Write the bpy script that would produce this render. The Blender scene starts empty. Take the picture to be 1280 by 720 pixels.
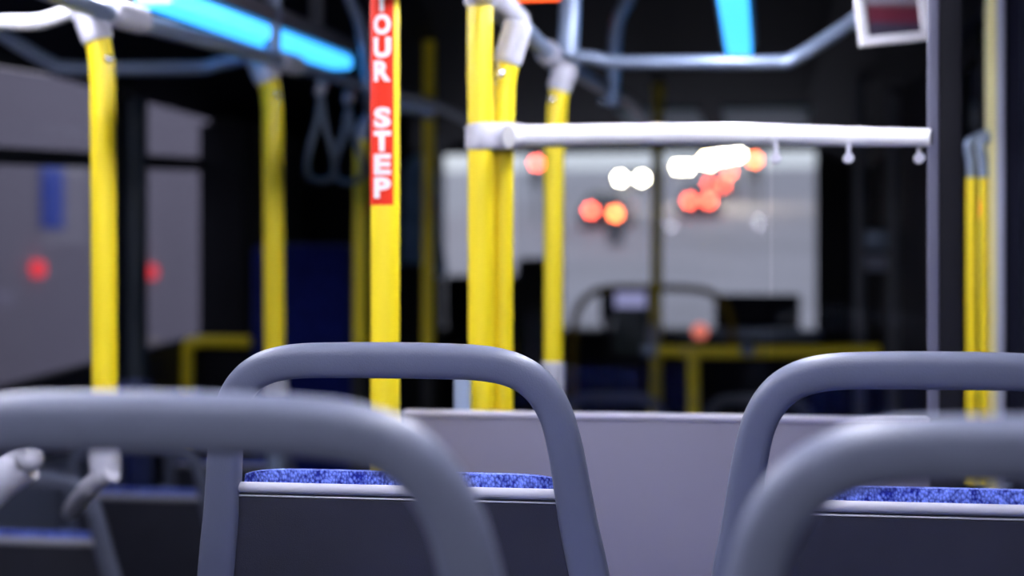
import bpy, bmesh, math, random
from mathutils import Vector, Matrix
random.seed(7)
C = bpy.context.scene.collection
# ------------------------------------------------------------------ camera, world, light, exposure
EYE = 1.53                       # eye height above the low front floor
YAW = math.radians(9.41)
F = 1900.0                       # focal length in pixels of the 1280 px frame
HY = 341.0                       # row of the horizon
cam = bpy.data.cameras.new('camera')
cam.sensor_width = 36.0
cam.lens = F / 1280 * 36
cam.shift_y = (HY - 360) / 1280
cam.clip_start = 0.02; cam.clip_end = 2000
cam.dof.use_dof = True
cam.dof.focus_distance = 1.64
cam.dof.aperture_fstop = 2.25
cam.dof.aperture_blades = 7
camo = bpy.data.objects.new('camera', cam); C.objects.link(camo)
camo.location = (0, 0, EYE); camo.rotation_euler = (math.pi / 2, 0, YAW)
bpy.context.scene.camera = camo
sc = bpy.context.scene
sc.view_settings.view_transform = 'Standard'; sc.view_settings.look = 'None'
sc.view_settings.exposure = 0.0; sc.view_settings.gamma = 1.0
sc.view_settings.use_curve_mapping = False

SKY = 1.85          # dusk sky strength
STRIP_W = 49.0      # white ceiling tubes over the rear seats
STRIP_C = 2.4       # blue-tinted ceiling tubes further forward
HEAD, TAIL = 120.0, 36.0

w = bpy.data.worlds.new('dusk'); sc.world = w; w.use_nodes = True
nt = w.node_tree; bgn = nt.nodes['Background']
tc = nt.nodes.new('ShaderNodeTexCoord'); sp = nt.nodes.new('ShaderNodeSeparateXYZ'); cr = nt.nodes.new('ShaderNodeValToRGB')
nt.links.new(tc.outputs['Generated'], sp.inputs[0]); nt.links.new(sp.outputs['Z'], cr.inputs[0]); nt.links.new(cr.outputs[0], bgn.inputs[0])
cr.color_ramp.elements[0].position = 0.0; cr.color_ramp.elements[0].color = (0.62, 0.52, 0.56, 1)
cr.color_ramp.elements[1].position = 0.35; cr.color_ramp.elements[1].color = (0.45, 0.48, 0.57, 1)
e = cr.color_ramp.elements.new(0.06); e.color = (0.52, 0.55, 0.62, 1)
bgn.inputs[1].default_value = SKY

# ------------------------------------------------------------------ helpers
cT, sT = math.cos(YAW), math.sin(YAW)
def at(px, py, d):
    """point in the bus seen at pixel px,py at depth d"""
    u = (px - 640) / F
    return Vector(((cT * u - sT) * d, (sT * u + cT) * d, EYE - (py - HY) / F * d))
def atY(px, py, Y):
    u = (px - 640) / F
    return at(px, py, Y / (sT * u + cT))
def atX(px, py, X):
    u = (px - 640) / F
    return at(px, py, X / (cT * u - sT))

def mat(name, col, rough=0.5, metal=0.0, emit=None, es=0.0, bump=0.0, bscale=60.0, var=0.0, vscale=8.0, spec=0.5, coat=0.0):
    m = bpy.data.materials.new(name); m.use_nodes = True
    n = m.node_tree.nodes; l = m.node_tree.links; b = n['Principled BSDF']
    b.inputs['Base Color'].default_value = (*col, 1); b.inputs['Roughness'].default_value = rough
    b.inputs['Metallic'].default_value = metal; b.inputs['Specular IOR Level'].default_value = spec
    b.inputs['Coat Weight'].default_value = coat
    if emit: b.inputs['Emission Color'].default_value = (*emit, 1); b.inputs['Emission Strength'].default_value = es
    if bump or var:
        t = n.new('ShaderNodeTexCoord')
    if bump:
        z = n.new('ShaderNodeTexNoise'); z.inputs['Scale'].default_value = bscale; z.inputs['Detail'].default_value = 3
        l.new(t.outputs['Object'], z.inputs['Vector'])
        bp = n.new('ShaderNodeBump'); bp.inputs['Strength'].default_value = bump; bp.inputs['Distance'].default_value = 0.002
        l.new(z.outputs[0], bp.inputs['Height']); l.new(bp.outputs[0], b.inputs['Normal'])
    if var:
        z = n.new('ShaderNodeTexNoise'); z.inputs['Scale'].default_value = vscale; z.inputs['Detail'].default_value = 4
        l.new(t.outputs['Object'], z.inputs['Vector'])
        r = n.new('ShaderNodeValToRGB')
        r.color_ramp.elements[0].position = .3; r.color_ramp.elements[1].position = .7
        r.color_ramp.elements[0].color = (*[c * (1 - var) for c in col], 1); r.color_ramp.elements[1].color = (*[min(1, c * (1 + var)) for c in col], 1)
        l.new(z.outputs[0], r.inputs[0]); l.new(r.outputs[0], b.inputs['Base Color'])
    return m
def glass(name, tint, refl=0.06):
    m = bpy.data.materials.new(name); m.use_nodes = True
    n = m.node_tree.nodes; l = m.node_tree.links; n.clear()
    o = n.new('ShaderNodeOutputMaterial'); mx = n.new('ShaderNodeMixShader')
    tr = n.new('ShaderNodeBsdfTransparent'); tr.inputs[0].default_value = (*tint, 1)
    g = n.new('ShaderNodeBsdfGlossy'); g.inputs['Roughness'].default_value = 0.02
    lw = n.new('ShaderNodeLayerWeight'); lw.inputs['Blend'].default_value = .5
    pw = n.new('ShaderNodeMath'); pw.operation = 'POWER'; pw.inputs[1].default_value = 4.0; l.new(lw.outputs['Facing'], pw.inputs[0])
    fr = n.new('ShaderNodeMath'); fr.operation = 'MULTIPLY_ADD'; fr.inputs[1].default_value = .5; fr.inputs[2].default_value = refl * .5; l.new(pw.outputs[0], fr.inputs[0])
    l.new(fr.outputs[0], mx.inputs[0]); l.new(tr.outputs[0], mx.inputs[1]); l.new(g.outputs[0], mx.inputs[2]); l.new(mx.outputs[0], o.inputs[0])
    return m
def fabric(name, lo, hi, scale=420):
    m = bpy.data.materials.new(name); m.use_nodes = True
    n = m.node_tree.nodes; l = m.node_tree.links; b = n['Principled BSDF']
    t = n.new('ShaderNodeTexCoord')
    mp = n.new('ShaderNodeMapping'); mp.inputs['Scale'].default_value = (1.0, .7, .7); l.new(t.outputs['Object'], mp.inputs[0])
    v = n.new('ShaderNodeTexVoronoi'); v.inputs['Scale'].default_value = scale; l.new(mp.outputs[0], v.inputs['Vector'])
    z = n.new('ShaderNodeTexNoise'); z.inputs['Scale'].default_value = 70; z.inputs['Detail'].default_value = 5; l.new(mp.outputs[0], z.inputs['Vector'])
    mth = n.new('ShaderNodeMath'); mth.operation = 'MULTIPLY_ADD'; mth.inputs[1].default_value = .55
    l.new(v.outputs['Distance'], mth.inputs[0]); l.new(z.outputs[0], mth.inputs[2])
    r = n.new('ShaderNodeValToRGB'); r.color_ramp.elements[0].position = .55; r.color_ramp.elements[1].position = .98
    r.color_ramp.elements[0].color = (*hi, 1); r.color_ramp.elements[1].color = (*lo, 1)
    l.new(mth.outputs[0], r.inputs[0]); l.new(r.outputs[0], b.inputs['Base Color'])
    b.inputs['Roughness'].default_value = .9; b.inputs['Sheen Weight'].default_value = .35; b.inputs['Sheen Tint'].default_value = (.5, .6, 1, 1)
    b.inputs['Specular IOR Level'].default_value = .15
    bp = n.new('ShaderNodeBump'); bp.inputs['Strength'].default_value = .9; bp.inputs['Distance'].default_value = .002; bp.invert = True
    l.new(v.outputs['Distance'], bp.inputs['Height']); l.new(bp.outputs[0], b.inputs['Normal'])
    return m

M = dict(
    frame=mat('grey_seat_plastic', (.125, .138, .200), .42, bump=.12, bscale=500, var=.05, vscale=14),
    lip=mat('pale_grey_lip', (.50, .50, .57), .35),
    back=mat('charcoal_back_panel', (.030, .031, .045), .55, bump=.3, bscale=700, var=.12, vscale=10),
    seam=mat('black_seam', (.01, .01, .012), .6),
    blue=fabric('blue_moquette', (.008, .016, .26), (.22, .32, 1.0), 360),
    bluedark=fabric('navy_moquette', (.003, .006, .08), (.010, .022, .24), 200),
    base=mat('seat_base_grey', (.06, .06, .07), .5),
    yellow=mat('yellow_powder_coat', (.95, .73, .012), .45, coat=.15),
    gclamp=mat('light_grey_cast_clamp', (.50, .50, .58), .4, bump=.5, bscale=120, var=.08, vscale=40),
    tube=mat('brushed_steel_tube', (.62, .63, .68), .30, metal=.75),
    gtube=mat('grey_coated_tube', (.24, .30, .42), .32, metal=.4),
    white=mat('white_enamel_rail', (.80, .80, .82), .28, coat=.4),
    panel=mat('mauve_grey_laminate', (.175, .165, .225), .5, bump=.15, bscale=300, var=.05, vscale=3),
    paneltrim=mat('aluminium_edge', (.62, .60, .68), .35, metal=.5),
    black=mat('black_panel', (.006, .006, .010), .65, spec=.2, var=.15, vscale=2),
    navy=mat('navy_black_panel', (.008, .009, .022), .75, spec=.15),
    ceil=mat('dark_ceiling', (.0035, .004, .010), .6, spec=.15, var=.1, vscale=3),
    floor=mat('speckled_bus_floor', (.035, .036, .042), .6, var=.4, vscale=120),
    wall=mat('dark_wall_trim', (.012, .012, .016), .55, var=.1),
    pillar=mat('slate_pillar', (.030, .042, .058), .5),
    red=mat('red_label_vinyl', (.86, .040, .016), .6, spec=.15),
    txt=mat('white_letter_vinyl', (.88, .82, .82), .4),
    rubber=mat('black_rubber', (.012, .012, .014), .7),
    strap=mat('grey_strap_webbing', (.10, .13, .18), .6, bump=.4, bscale=400),
    steel=mat('polished_stud', (.8, .8, .84), .12, metal=1.0),
    glasspart=glass('clear_partition_glass', (.93, .94, .95), .03),
    glassside=glass('tinted_side_glass', (.62, .62, .68), .03),
    glassfront=glass('windscreen_glass', (.90, .91, .91), .03),
    glassdark=glass('dark_door_glass', (.05, .06, .10)),
    tubew=mat('white_lit_diffuser', (.8, .8, .85), .4, emit=(.86, .87, 1.0), es=STRIP_W),
    tubec=mat('blue_lit_diffuser', (.3, .6, .8), .4, emit=(.045, .40, 1.0), es=STRIP_C),
    housing=mat('lamp_housing', (.10, .105, .13), .4),
    asphalt=mat('wet_asphalt', (.39, .37, .41), .85, var=.15, vscale=.3),
    ground=mat('slushy_verge', (.42, .41, .45), .7, var=.15, vscale=.15),
    trailer=mat('pale_grey_trailer_side', (.52, .47, .50), .5, var=.06, vscale=.5),
    sign=mat('blue_placard', (.006, .10, .80), .6),
    redlamp=mat('red_marker_lamp', (.5, .02, .02), .4, emit=(1, .05, .06), es=2.2),
    headl=mat('headlamp_lens', (.9, .9, .9), .3, emit=(1, .90, .66), es=HEAD),
    warm=mat('warm_lamp_lens', (.9, .9, .9), .3, emit=(1, .74, .42), es=HEAD),
    taill=mat('tail_lamp_lens', (.5, .02, .02), .3, emit=(1, .085, .045), es=TAIL),
    amber=mat('amber_lamp_lens', (.5, .2, .02), .3, emit=(1, .15, .04), es=TAIL),
    carpaint=mat('dark_car_paint', (.05, .055, .07), .3, coat=.5),
    carpaintp=mat('silver_car_paint', (.30, .31, .34), .3, coat=.5),
    carglass=mat('car_window', (.02, .025, .03), .1),
    greenlamp=mat('green_indicator', (.02, .3, .05), .4, emit=(.01, .75, .02), es=1.6),
    ledred=mat('red_led_glow', (.4, .02, .01), .4, emit=(1, .10, .02), es=5),
    screen=mat('lavender_screen', (.3, .3, .4), .4, emit=(.42, .42, .75), es=.7),
    teal=mat('teal_reflection_tint', (.03, .38, .48), .35),  # teal base colour stands in for the blue lamps mirrored overhead
    machine=mat('dark_teal_machine', (.035, .06, .065), .45),
    jacket=mat('blue_jacket_cloth', (.24, .44, .90), .9, bump=.6, bscale=25, var=.35, vscale=9),
    cream=mat('cream_edge_trim', (.92, .84, .42), .5),
    lilac=mat('lilac_grey_door_edge', (.40, .42, .56), .45),
    strip=mat('dark_lilac_post_edge', (.10, .10, .15), .5),
    paper=mat('white_plastic_frame', (.74, .73, .78), .45),
    whitebox=mat('white_paper_box', (.85, .85, .90), .6),
)

def link(name, me, m, parent=None):
    o = bpy.data.objects.new(name, me); C.objects.link(o)
    if m is not None and len(me.materials) == 0: me.materials.append(m)
    if parent is not None: o.parent = parent
    return o
def tag(o, label=None, cat=None, group=None, kind=None):
    if label: o['label'] = label
    if cat: o['category'] = cat
    if group: o['group'] = group
    if kind: o['kind'] = kind
    return o
def empty(name, loc, label, cat, group=None):
    o = bpy.data.objects.new(name, None); C.objects.link(o); o.location = loc; o.empty_display_size = .05
    return tag(o, label, cat, group)
def finish(name, bm, m, parent=None, smooth=True):
    bmesh.ops.recalc_face_normals(bm, faces=bm.faces)
    me = bpy.data.meshes.new(name)
    if parent is not None and parent.type == 'EMPTY':
        off = Vector(parent.location)
        if parent.parent is not None: off = off + Vector(parent.parent.location)
        for v in bm.verts: v.co -= off
    elif parent is not None and parent.parent is not None and parent.parent.type == 'EMPTY':
        off = Vector(parent.parent.location)
        for v in bm.verts: v.co -= off
    bm.to_mesh(me); bm.free()
    if smooth:
        for p in me.polygons: p.use_smooth = True
    o = link(name, me, m, parent)
    return o
def sharp(o, ang=35):
    me = o.data
    bm = bmesh.new(); bm.from_mesh(me)
    for ed in bm.edges:
        if len(ed.link_faces) == 2 and ed.calc_face_angle(0) > math.radians(ang): ed.smooth = False
    bm.to_mesh(me); bm.free()
    return o
def add_box(bm, a, b, bevel=0.0, seg=2):
    a = Vector(a); b = Vector(b)
    lo = Vector([min(a[i], b[i]) for i in range(3)]); hi = Vector([max(a[i], b[i]) for i in range(3)])
    t = bmesh.new()
    bmesh.ops.create_cube(t, size=1)
    for v in t.verts:
        v.co = Vector([lo[i] + (v.co[i] + .5) * (hi[i] - lo[i]) for i in range(3)])
    if bevel: bmesh.ops.bevel(t, geom=t.edges[:], offset=bevel, segments=seg, affect='EDGES', profile=.6)
    me = bpy.data.meshes.new('tmp'); t.to_mesh(me); t.free(); bm.from_mesh(me); bpy.data.meshes.remove(me)
def box(name, a, b, m, parent=None, bevel=0.004, seg=2):
    bm = bmesh.new(); add_box(bm, a, b, bevel, seg)
    return sharp(finish(name, bm, m, parent))
def add_tube(bm, pts, r, n=20, caps=True, rr=None, round_end=True):
    """round tube along pts; r number or list"""
    pts = [Vector(p) for p in pts]
    rs = r if isinstance(r, (list, tuple)) else [r] * len(pts)
    rings = []
    T0 = (pts[1] - pts[0]).normalized()
    ref = Vector((1, 0, 0)) if abs(T0.x) < .8 else Vector((0, 1, 0))
    N = (ref - T0 * ref.dot(T0)).normalized()
    for i, p in enumerate(pts):
        T = (pts[min(i + 1, len(pts) - 1)] - pts[max(i - 1, 0)]).normalized()
        N = (N - T * N.dot(T)).normalized(); B = T.cross(N)
        rings.append([bm.verts.new(p + (N * math.cos(a) + B * math.sin(a)) * rs[i]) for a in [2 * math.pi * k / n for k in range(n)]])
    for i in range(len(rings) - 1):
        for k in range(n):
            bm.faces.new((rings[i][k], rings[i][(k + 1) % n], rings[i + 1][(k + 1) % n], rings[i + 1][k]))
    if caps:
        bm.faces.new(rings[0][::-1]); bm.faces.new(rings[-1])
def smoothpath(pts, n=8):
    """Catmull-Rom"""
    P = [Vector(p) for p in pts]
    P = [P[0] * 2 - P[1]] + P + [P[-1] * 2 - P[-2]]
    out = []
    for i in range(1, len(P) - 2):
        for k in range(n):
            t = k / n
            a, b, c, d = P[i - 1], P[i], P[i + 1], P[i + 2]
            out.append(.5 * ((2 * b) + (c - a) * t + (2 * a - 5 * b + 4 * c - d) * t * t + (-a + 3 * b - 3 * c + d) * t ** 3))
    out.append(P[-2])
    return out
def tube(name, pts, r, m, parent=None, smooth=True, n=20):
    bm = bmesh.new(); add_tube(bm, smoothpath(pts) if smooth and len(pts) > 2 else pts, r, n)
    return sharp(finish(name, bm, m, parent), 50)
def sleeve(name, a, b, r, m, parent=None, flare=1.08):
    a = Vector(a); b = Vector(b); d = b - a
    L = d.length; q = min(.005, L * .15) / L
    pts = [a, a + d * q, a + d * .5, a + d * (1 - q), b]
    bm = bmesh.new(); add_tube(bm, pts, [r * .9, r, r * (1 + (flare - 1) * .3), r, r * .9], 24)
    return sharp(finish(name, bm, m, parent), 22)
def stud(name, c, r, m, parent=None):
    bm = bmesh.new(); bmesh.ops.create_uvsphere(bm, u_segments=16, v_segments=10, radius=r)
    for v in bm.verts: v.co = v.co * 1.0 + Vector(c)
    return finish(name, bm, m, parent)
def disc_cyl(bm, c, axis, r, h, n=24):
    c = Vector(c); ax = Vector(axis).normalized() * h / 2
    add_tube(bm, [c - ax, c + ax], r, n)

# ------------------------------------------------------------------ bus shell
XL, XR, YB, YF = -2.10, 0.50, -1.6, 9.0
ZC = EYE + .78
def struct(o): o['kind'] = 'structure'; return o
# floors: low front floor, then tiers that climb to the rear
bm = bmesh.new(); add_box(bm, (XL, YB, -.06), (XR, YF, 0))
struct(finish('floor', bm, M['floor'], None, False))
bm = bmesh.new()
add_box(bm, (-1.05, YB, 0), (XR, 2.52, .38), .004); add_box(bm, (XL, YB, 0), (-1.05, 2.95, .15), .004)
struct(finish('floor_platform', bm, M['floor'], None, False))
# ceiling with sloped coves
bm = bmesh.new()
prof = [(XL - .04, EYE + .60), (XL + .30, ZC), (XR - .30, ZC), (XR + .04, EYE + .60), (XR + .04, ZC + .1), (XL - .04, ZC + .1)]
f0 = [bm.verts.new((x, YB, z)) for x, z in prof]; f1 = [bm.verts.new((x, YF, z)) for x, z in prof]
bm.faces.new(f0); bm.faces.new(f1[::-1])
for i in range(6): bm.faces.new((f0[i], f0[(i + 1) % 6], f1[(i + 1) % 6], f1[i]))
struct(finish('ceiling', bm, M['ceil'], None, False))
# left wall built around its windows
WB, WT = EYE - .345, EYE + .59
def shear(bm):          # the window line climbs gently towards the front
    for v in bm.verts:
        if .4 < v.co.z < ZC + .05: v.co.z += .055 * (v.co.y - 3.94)
def wall_with_openings(name, x0, x1, openings, zb, zt, m):
    bm = bmesh.new()
    add_box(bm, (x0, YB, 0), (x1, YF, zb)); add_box(bm, (x0, YB, zt), (x1, YF, ZC + .1))
    y = YB
    for a, b in openings + [(YF, YF)]:
        if a > y: add_box(bm, (x0, y, zb), (x1, a, zt))
        y = b
    shear(bm)
    return struct(finish(name, bm, m, None, False))
WALL_L = [(-.9, .9), (1.1, 2.8), (3.0, 4.72), (4.88, 5.72)]
wall_with_openings('wall_left', XL - .06, XL, WALL_L, WB, WT, M['wall'])
for k, (a, b) in enumerate(WALL_L):
    bm = bmesh.new()
    add_box(bm, (XL - .035, a + .015, WB + .015), (XL - .029, b - .015, WT - .015))
    shear(bm)
    o = struct(finish('window_%d' % (k + 1), bm, M['glassside'], None, False))
    bm = bmesh.new()
    for (ya, yb, za, zb) in ((a, a + .02, WB, WT), (b - .02, b, WB, WT), (a, b, WB, WB + .02), (a, b, WT - .008, WT), (a, b, EYE + .302, EYE + .352)):
        add_box(bm, (XL - .05, ya, za), (XL - .01, yb, zb), .003)
    shear(bm)
    finish('window_frame', bm, M['rubber'], o, False)
# right wall: solid lining, rear door, front door
RW = [(-.9, 1.9), (3.25, 4.25), (6.6, 7.9)]
bm = bmesh.new()
add_box(bm, (XR, YB, 0), (XR + .06, 3.22, WB)); add_box(bm, (XR, YB, WT), (XR + .06, YF, ZC + .1))
add_box(bm, (XR, YB, WB), (XR + .06, -.9, WT)); add_box(bm, (XR, 1.9, WB), (XR + .06, 3.22, WT))
add_box(bm, (XR, 4.28, 0), (XR + .06, 6.6, WT)); add_box(bm, (XR, 7.9, 0), (XR + .06, YF, WT))
struct(finish('wall_right', bm, M['navy'], None, False))
bm = bmesh.new(); add_box(bm, (XR + .029, -.885, WB + .015), (XR + .035, 1.885, WT - .015))
struct(finish('window_5', bm, M['glassdark'], None, False))
def door(n, ya, yb):
    d = bpy.data.objects.new('door_%d' % n, None); C.objects.link(d); d['kind'] = 'structure'; d.location = (XR, ya, 0)
    ym = (ya + yb) / 2
    for a, b in ((ya, ym - .01), (ym + .01, yb)):
        bm = bmesh.new()
        for (y0, y1, z0, z1) in ((a, a + .05, 0, WT), (b - .05, b, 0, WT), (a, b, 0, .12), (a, b, WT - .06, WT)):
            add_box(bm, (XR + .01, y0, z0), (XR + .045, y1, z1), .004)
        lf = finish('door_leaf', bm, M['black'], d, False)
        bm = bmesh.new(); add_box(bm, (XR + .024, a + .05, .12), (XR + .030, b - .05, WT - .06))
        finish('door_glass', bm, M['glassdark'], d, False)
    return d
door(1, 3.22, 4.28); door(2, 6.6, 7.9)
bm = bmesh.new(); add_box(bm, (XL, YB - .06, 0), (XR, YB, ZC + .1)); struct(finish('wall_rear', bm, M['wall'], None, False))
# front wall: dash front below the windscreen, header above, corner pillars
WSB, WST = EYE - .34, EYE + .72
WX0, WX1 = -1.93, .30
bm = bmesh.new()
add_box(bm, (XL, YF, -.1), (XR, YF + .12, WSB)); add_box(bm, (XL, YF, WST), (XR, YF + .12, ZC + .1))
add_box(bm, (XL, YF, WSB), (WX0, YF + .12, WST)); add_box(bm, (WX1, YF, WSB), (XR, YF + .12, WST))
struct(finish('wall_front', bm, M['black'], None, False))
bm = bmesh.new(); add_box(bm, (WX0, YF + .05, WSB), (WX1, YF + .056, WST))
o = struct(finish('window_6', bm, M['glassfront'], None, False))
# slim trim edge at the rear door: cream strip and lilac-grey door edge
p0 = atX(1236, 0, XR - .02)
bm = bmesh.new(); add_box(bm, (XR - .048, 3.10, 0), (XR - .034, 3.19, WT + .05), .003); struct(finish('trim_1', bm, M['lilac'], None, False))
bm = bmesh.new(); add_box(bm, (XR - .0595, 3.10, 0), (XR - .0485, 3.19, WT + .05), .002); struct(finish('trim_2', bm, M['cream'], None, False))
bm = bmesh.new(); add_box(bm, (XR - .0335, 3.11, 0), (XR - .0005, 3.19, WT + .05), .003); struct(finish('trim_3', bm, M['navy'], None, False))
# slate pillar tube on the left wall between the windows
t = tube('grey_wall_tube', [(XL + .035, 4.79, .02), (XL + .035, 4.79, EYE + .58)], .04, M['pillar'], None)
tag(t, 'slate grey vertical tube fixed to the black mullion between the two left windows', 'tube')

# ------------------------------------------------------------------ outside: road climbing ahead, verge, trailer, cars, lamps
ROAD = -.35
SL = .084
def hill(y): return ROAD if y < 14 else ROAD + SL * (y - 14)
bm = bmesh.new()
ys = [-40, 14] + [14 + i * 10 for i in range(1, 19)] + [450]
zz = [ROAD, ROAD] + [hill(14 + i * 10) for i in range(1, 19)] + [hill(194) - 6]
rows = []
for y, z in zip(ys, zz):
    rows.append([bm.verts.new((x, y, z + (0 if abs(x) < 20 else .3))) for x in (-150, -14, 10, 150)])
for i in range(len(rows) - 1):
    for k in range(3):
        f = bm.faces.new((rows[i][k], rows[i][k + 1], rows[i + 1][k + 1], rows[i + 1][k]))
        f.material_index = 0 if k == 1 else 1
g = finish('ground', bm, M['asphalt'], None, False); g.data.materials.append(M['ground']); g['kind'] = 'structure'

tr = empty('box_trailer', (-5.2, 4.0, ROAD), 'long pale grey box trailer with red marker lamps beyond the left windows', 'trailer')
box('cargo_body', (-7.6, 4.5, ROAD + 1.0), (-5.0, 18.5, ROAD + 4.4), M['trailer'], tr, .05)
for y in (7.0, 8.2, 16.0):
    bm = bmesh.new(); disc_cyl(bm, (-5.3, y, ROAD + .5), (1, 0, 0), .5, .3, 32); sharp(finish('wheel', bm, M['rubber'], tr), 40)
box('undercarriage', (-7.2, 5.0, ROAD + .7), (-5.4, 18, ROAD + 1.0), M['rubber'], tr)
s_ = atX(65, 247, -4.99)
box('blue_placard', (-5.0, s_.y - .15, s_.z - .22), (-4.97, s_.y + .15, s_.z + .22), M['sign'], tr, .004)
for px, py in ((48, 336), (190, 340)):
    s_ = atX(px, py, -4.97)
    bm = bmesh.new(); disc_cyl(bm, s_, (1, 0, 0), .055, .06); sharp(finish('marker_lamp', bm, M['redlamp'], tr), 40)

def car(px, py, D, head, label, paint, gap=.62, yaw=0, lamp=.15):
    """car whose pair of lamps is centred at px,py seen at D m"""
    c = atY(px, py, D); c.z = max(c.z, hill(D) + .7)
    base = c.z - .70
    e = empty('car', (c.x, c.y, base), label, 'car', 'cars on the rising road ahead')
    s = 1 if head else 1
    y0, y1 = c.y + .02, c.y + 4.3
    def prism(name, prof, hw, m, parent):
        bm = bmesh.new()
        a = [bm.verts.new((c.x - hw[i], c.y + p[0], base + p[1])) for i, p in enumerate(prof)]
        b = [bm.verts.new((c.x + hw[i], c.y + p[0], base + p[1])) for i, p in enumerate(prof)]
        bm.faces.new(a); bm.faces.new(b[::-1]); n = len(prof)
        for i in range(n): bm.faces.new((a[i], a[(i + 1) % n], b[(i + 1) % n], b[i]))
        bmesh.ops.bevel(bm, geom=bm.edges[:], offset=.05, segments=2, affect='EDGES')
        return sharp(finish(name, bm, m, parent))
    prism('body', [(.05, .25), (0, .55), (.05, .85), (.9, .95), (3.6, .95), (4.25, .8), (4.3, .3)], [.84, .86, .86, .84, .84, .84, .84], paint, e)
    prism('cabin', [(.9, .93), (1.6, 1.42), (3.0, 1.45), (3.9, .93)], [.78, .62, .62, .74], M['carglass'], e)
    for sx in (-1, 1):
        for yy in (.8, 3.5):
            bm = bmesh.new(); disc_cyl(bm, (c.x + sx * .76, c.y + yy, base + .31), (1, 0, 0), .31, .2, 24); sharp(finish('wheel', bm, M['rubber'], e), 40)
        bm = bmesh.new(); disc_cyl(bm, (c.x + sx * gap, c.y - .02, base + .70), (0, 1, 0), lamp, .08, 20)
        sharp(finish('headlamp' if head else 'tail_lamp', bm, M['headl'] if head else M['taill'], e), 40)
    return e
car(789, 223, 107, True, 'oncoming car with two white headlamps, alone left of the olive pole', M['carpaintp'], .76, lamp=.2)
car(854, 209, 160, True, 'oncoming car with bright headlamps just right of the olive pole', M['carpaintp'], .5, lamp=.26)
car(874, 251, 64, False, 'car with red tail lamps, lowest of those right of the olive pole', M['carpaint'], .40, lamp=.16)
car(897, 233, 88, False, 'car with red tail lamps above and right of the lowest tail lamps', M['carpaint'], .45, lamp=.2)
car(753, 263, 55, False, 'car with orange-red tail lamps left of the white headlamp pair', M['carpaint'], .42, lamp=.14)

def streetlamp(px, py, D, label, m, r=.3):
    c = atY(px, py, D); zb = hill(D)
    e = empty('street_lamp', (c.x + 1.2, D, zb), label, 'street lamp', 'street lamps over the rising road')
    tube('lamp_post', [(c.x + 1.2, D, zb), (c.x + 1.2, D, c.z + .1), (c.x + .9, D, c.z + .3), (c.x, D, c.z + .3)], .06, M['housing'], e, n=10)
    box('lamp_head', (c.x - .4, D - .2, c.z + .12), (c.x + .4, D + .2, c.z + .30), M['housing'], e, .03)
    bm = bmesh.new(); bmesh.ops.create_uvsphere(bm, u_segments=16, v_segments=8, radius=r)
    for v in bm.verts: v.co = Vector((v.co.x, v.co.y, v.co.z * .8)) + c
    finish('lamp_lens', bm, m, e)
streetlamp(886, 200, 70, 'white street lamp, leftmost of the bright row under the rail', M['warm'])
streetlamp(903, 194, 73, 'white street lamp in the middle of the bright row under the rail', M['headl'])
streetlamp(919, 192, 76, 'white street lamp at the right end of the bright row', M['headl'])
def signal(px, py, D, label, m, r=.15):
    c = atY(px, py, D); zb = hill(D) if D > 14 else ROAD
    e = empty('traffic_signal', (c.x, D, zb), label, 'traffic signal', 'traffic signals ahead')
    tube('signal_post', [(c.x, D + .15, zb), (c.x, D + .15, c.z - .2)], .06, M['housing'], e, n=10)
    box('signal_head', (c.x - .22, D, c.z - .95), (c.x + .22, D + .25, c.z + .32), M['housing'], e, .03)
    for k in range(3):
        bm = bmesh.new(); disc_cyl(bm, (c.x, D - .02, c.z - k * .33), (0, 1, 0), r, .06, 20)
        sharp(finish('signal_lens', bm, m if k == 0 else M['carglass'], e), 40)
signal(671, 204, 60, 'red traffic signal just right of the paired yellow poles', M['taill'])
signal(943, 200, 75, 'orange-red traffic signal right of the bright lamp row', M['amber'], .19)
signal(912, 215, 80, 'red traffic signal directly below the bright lamp row', M['taill'], .17)
signal(769, 267, 46, 'orange traffic signal just below the white headlamp pair', M['amber'], .13)

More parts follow.
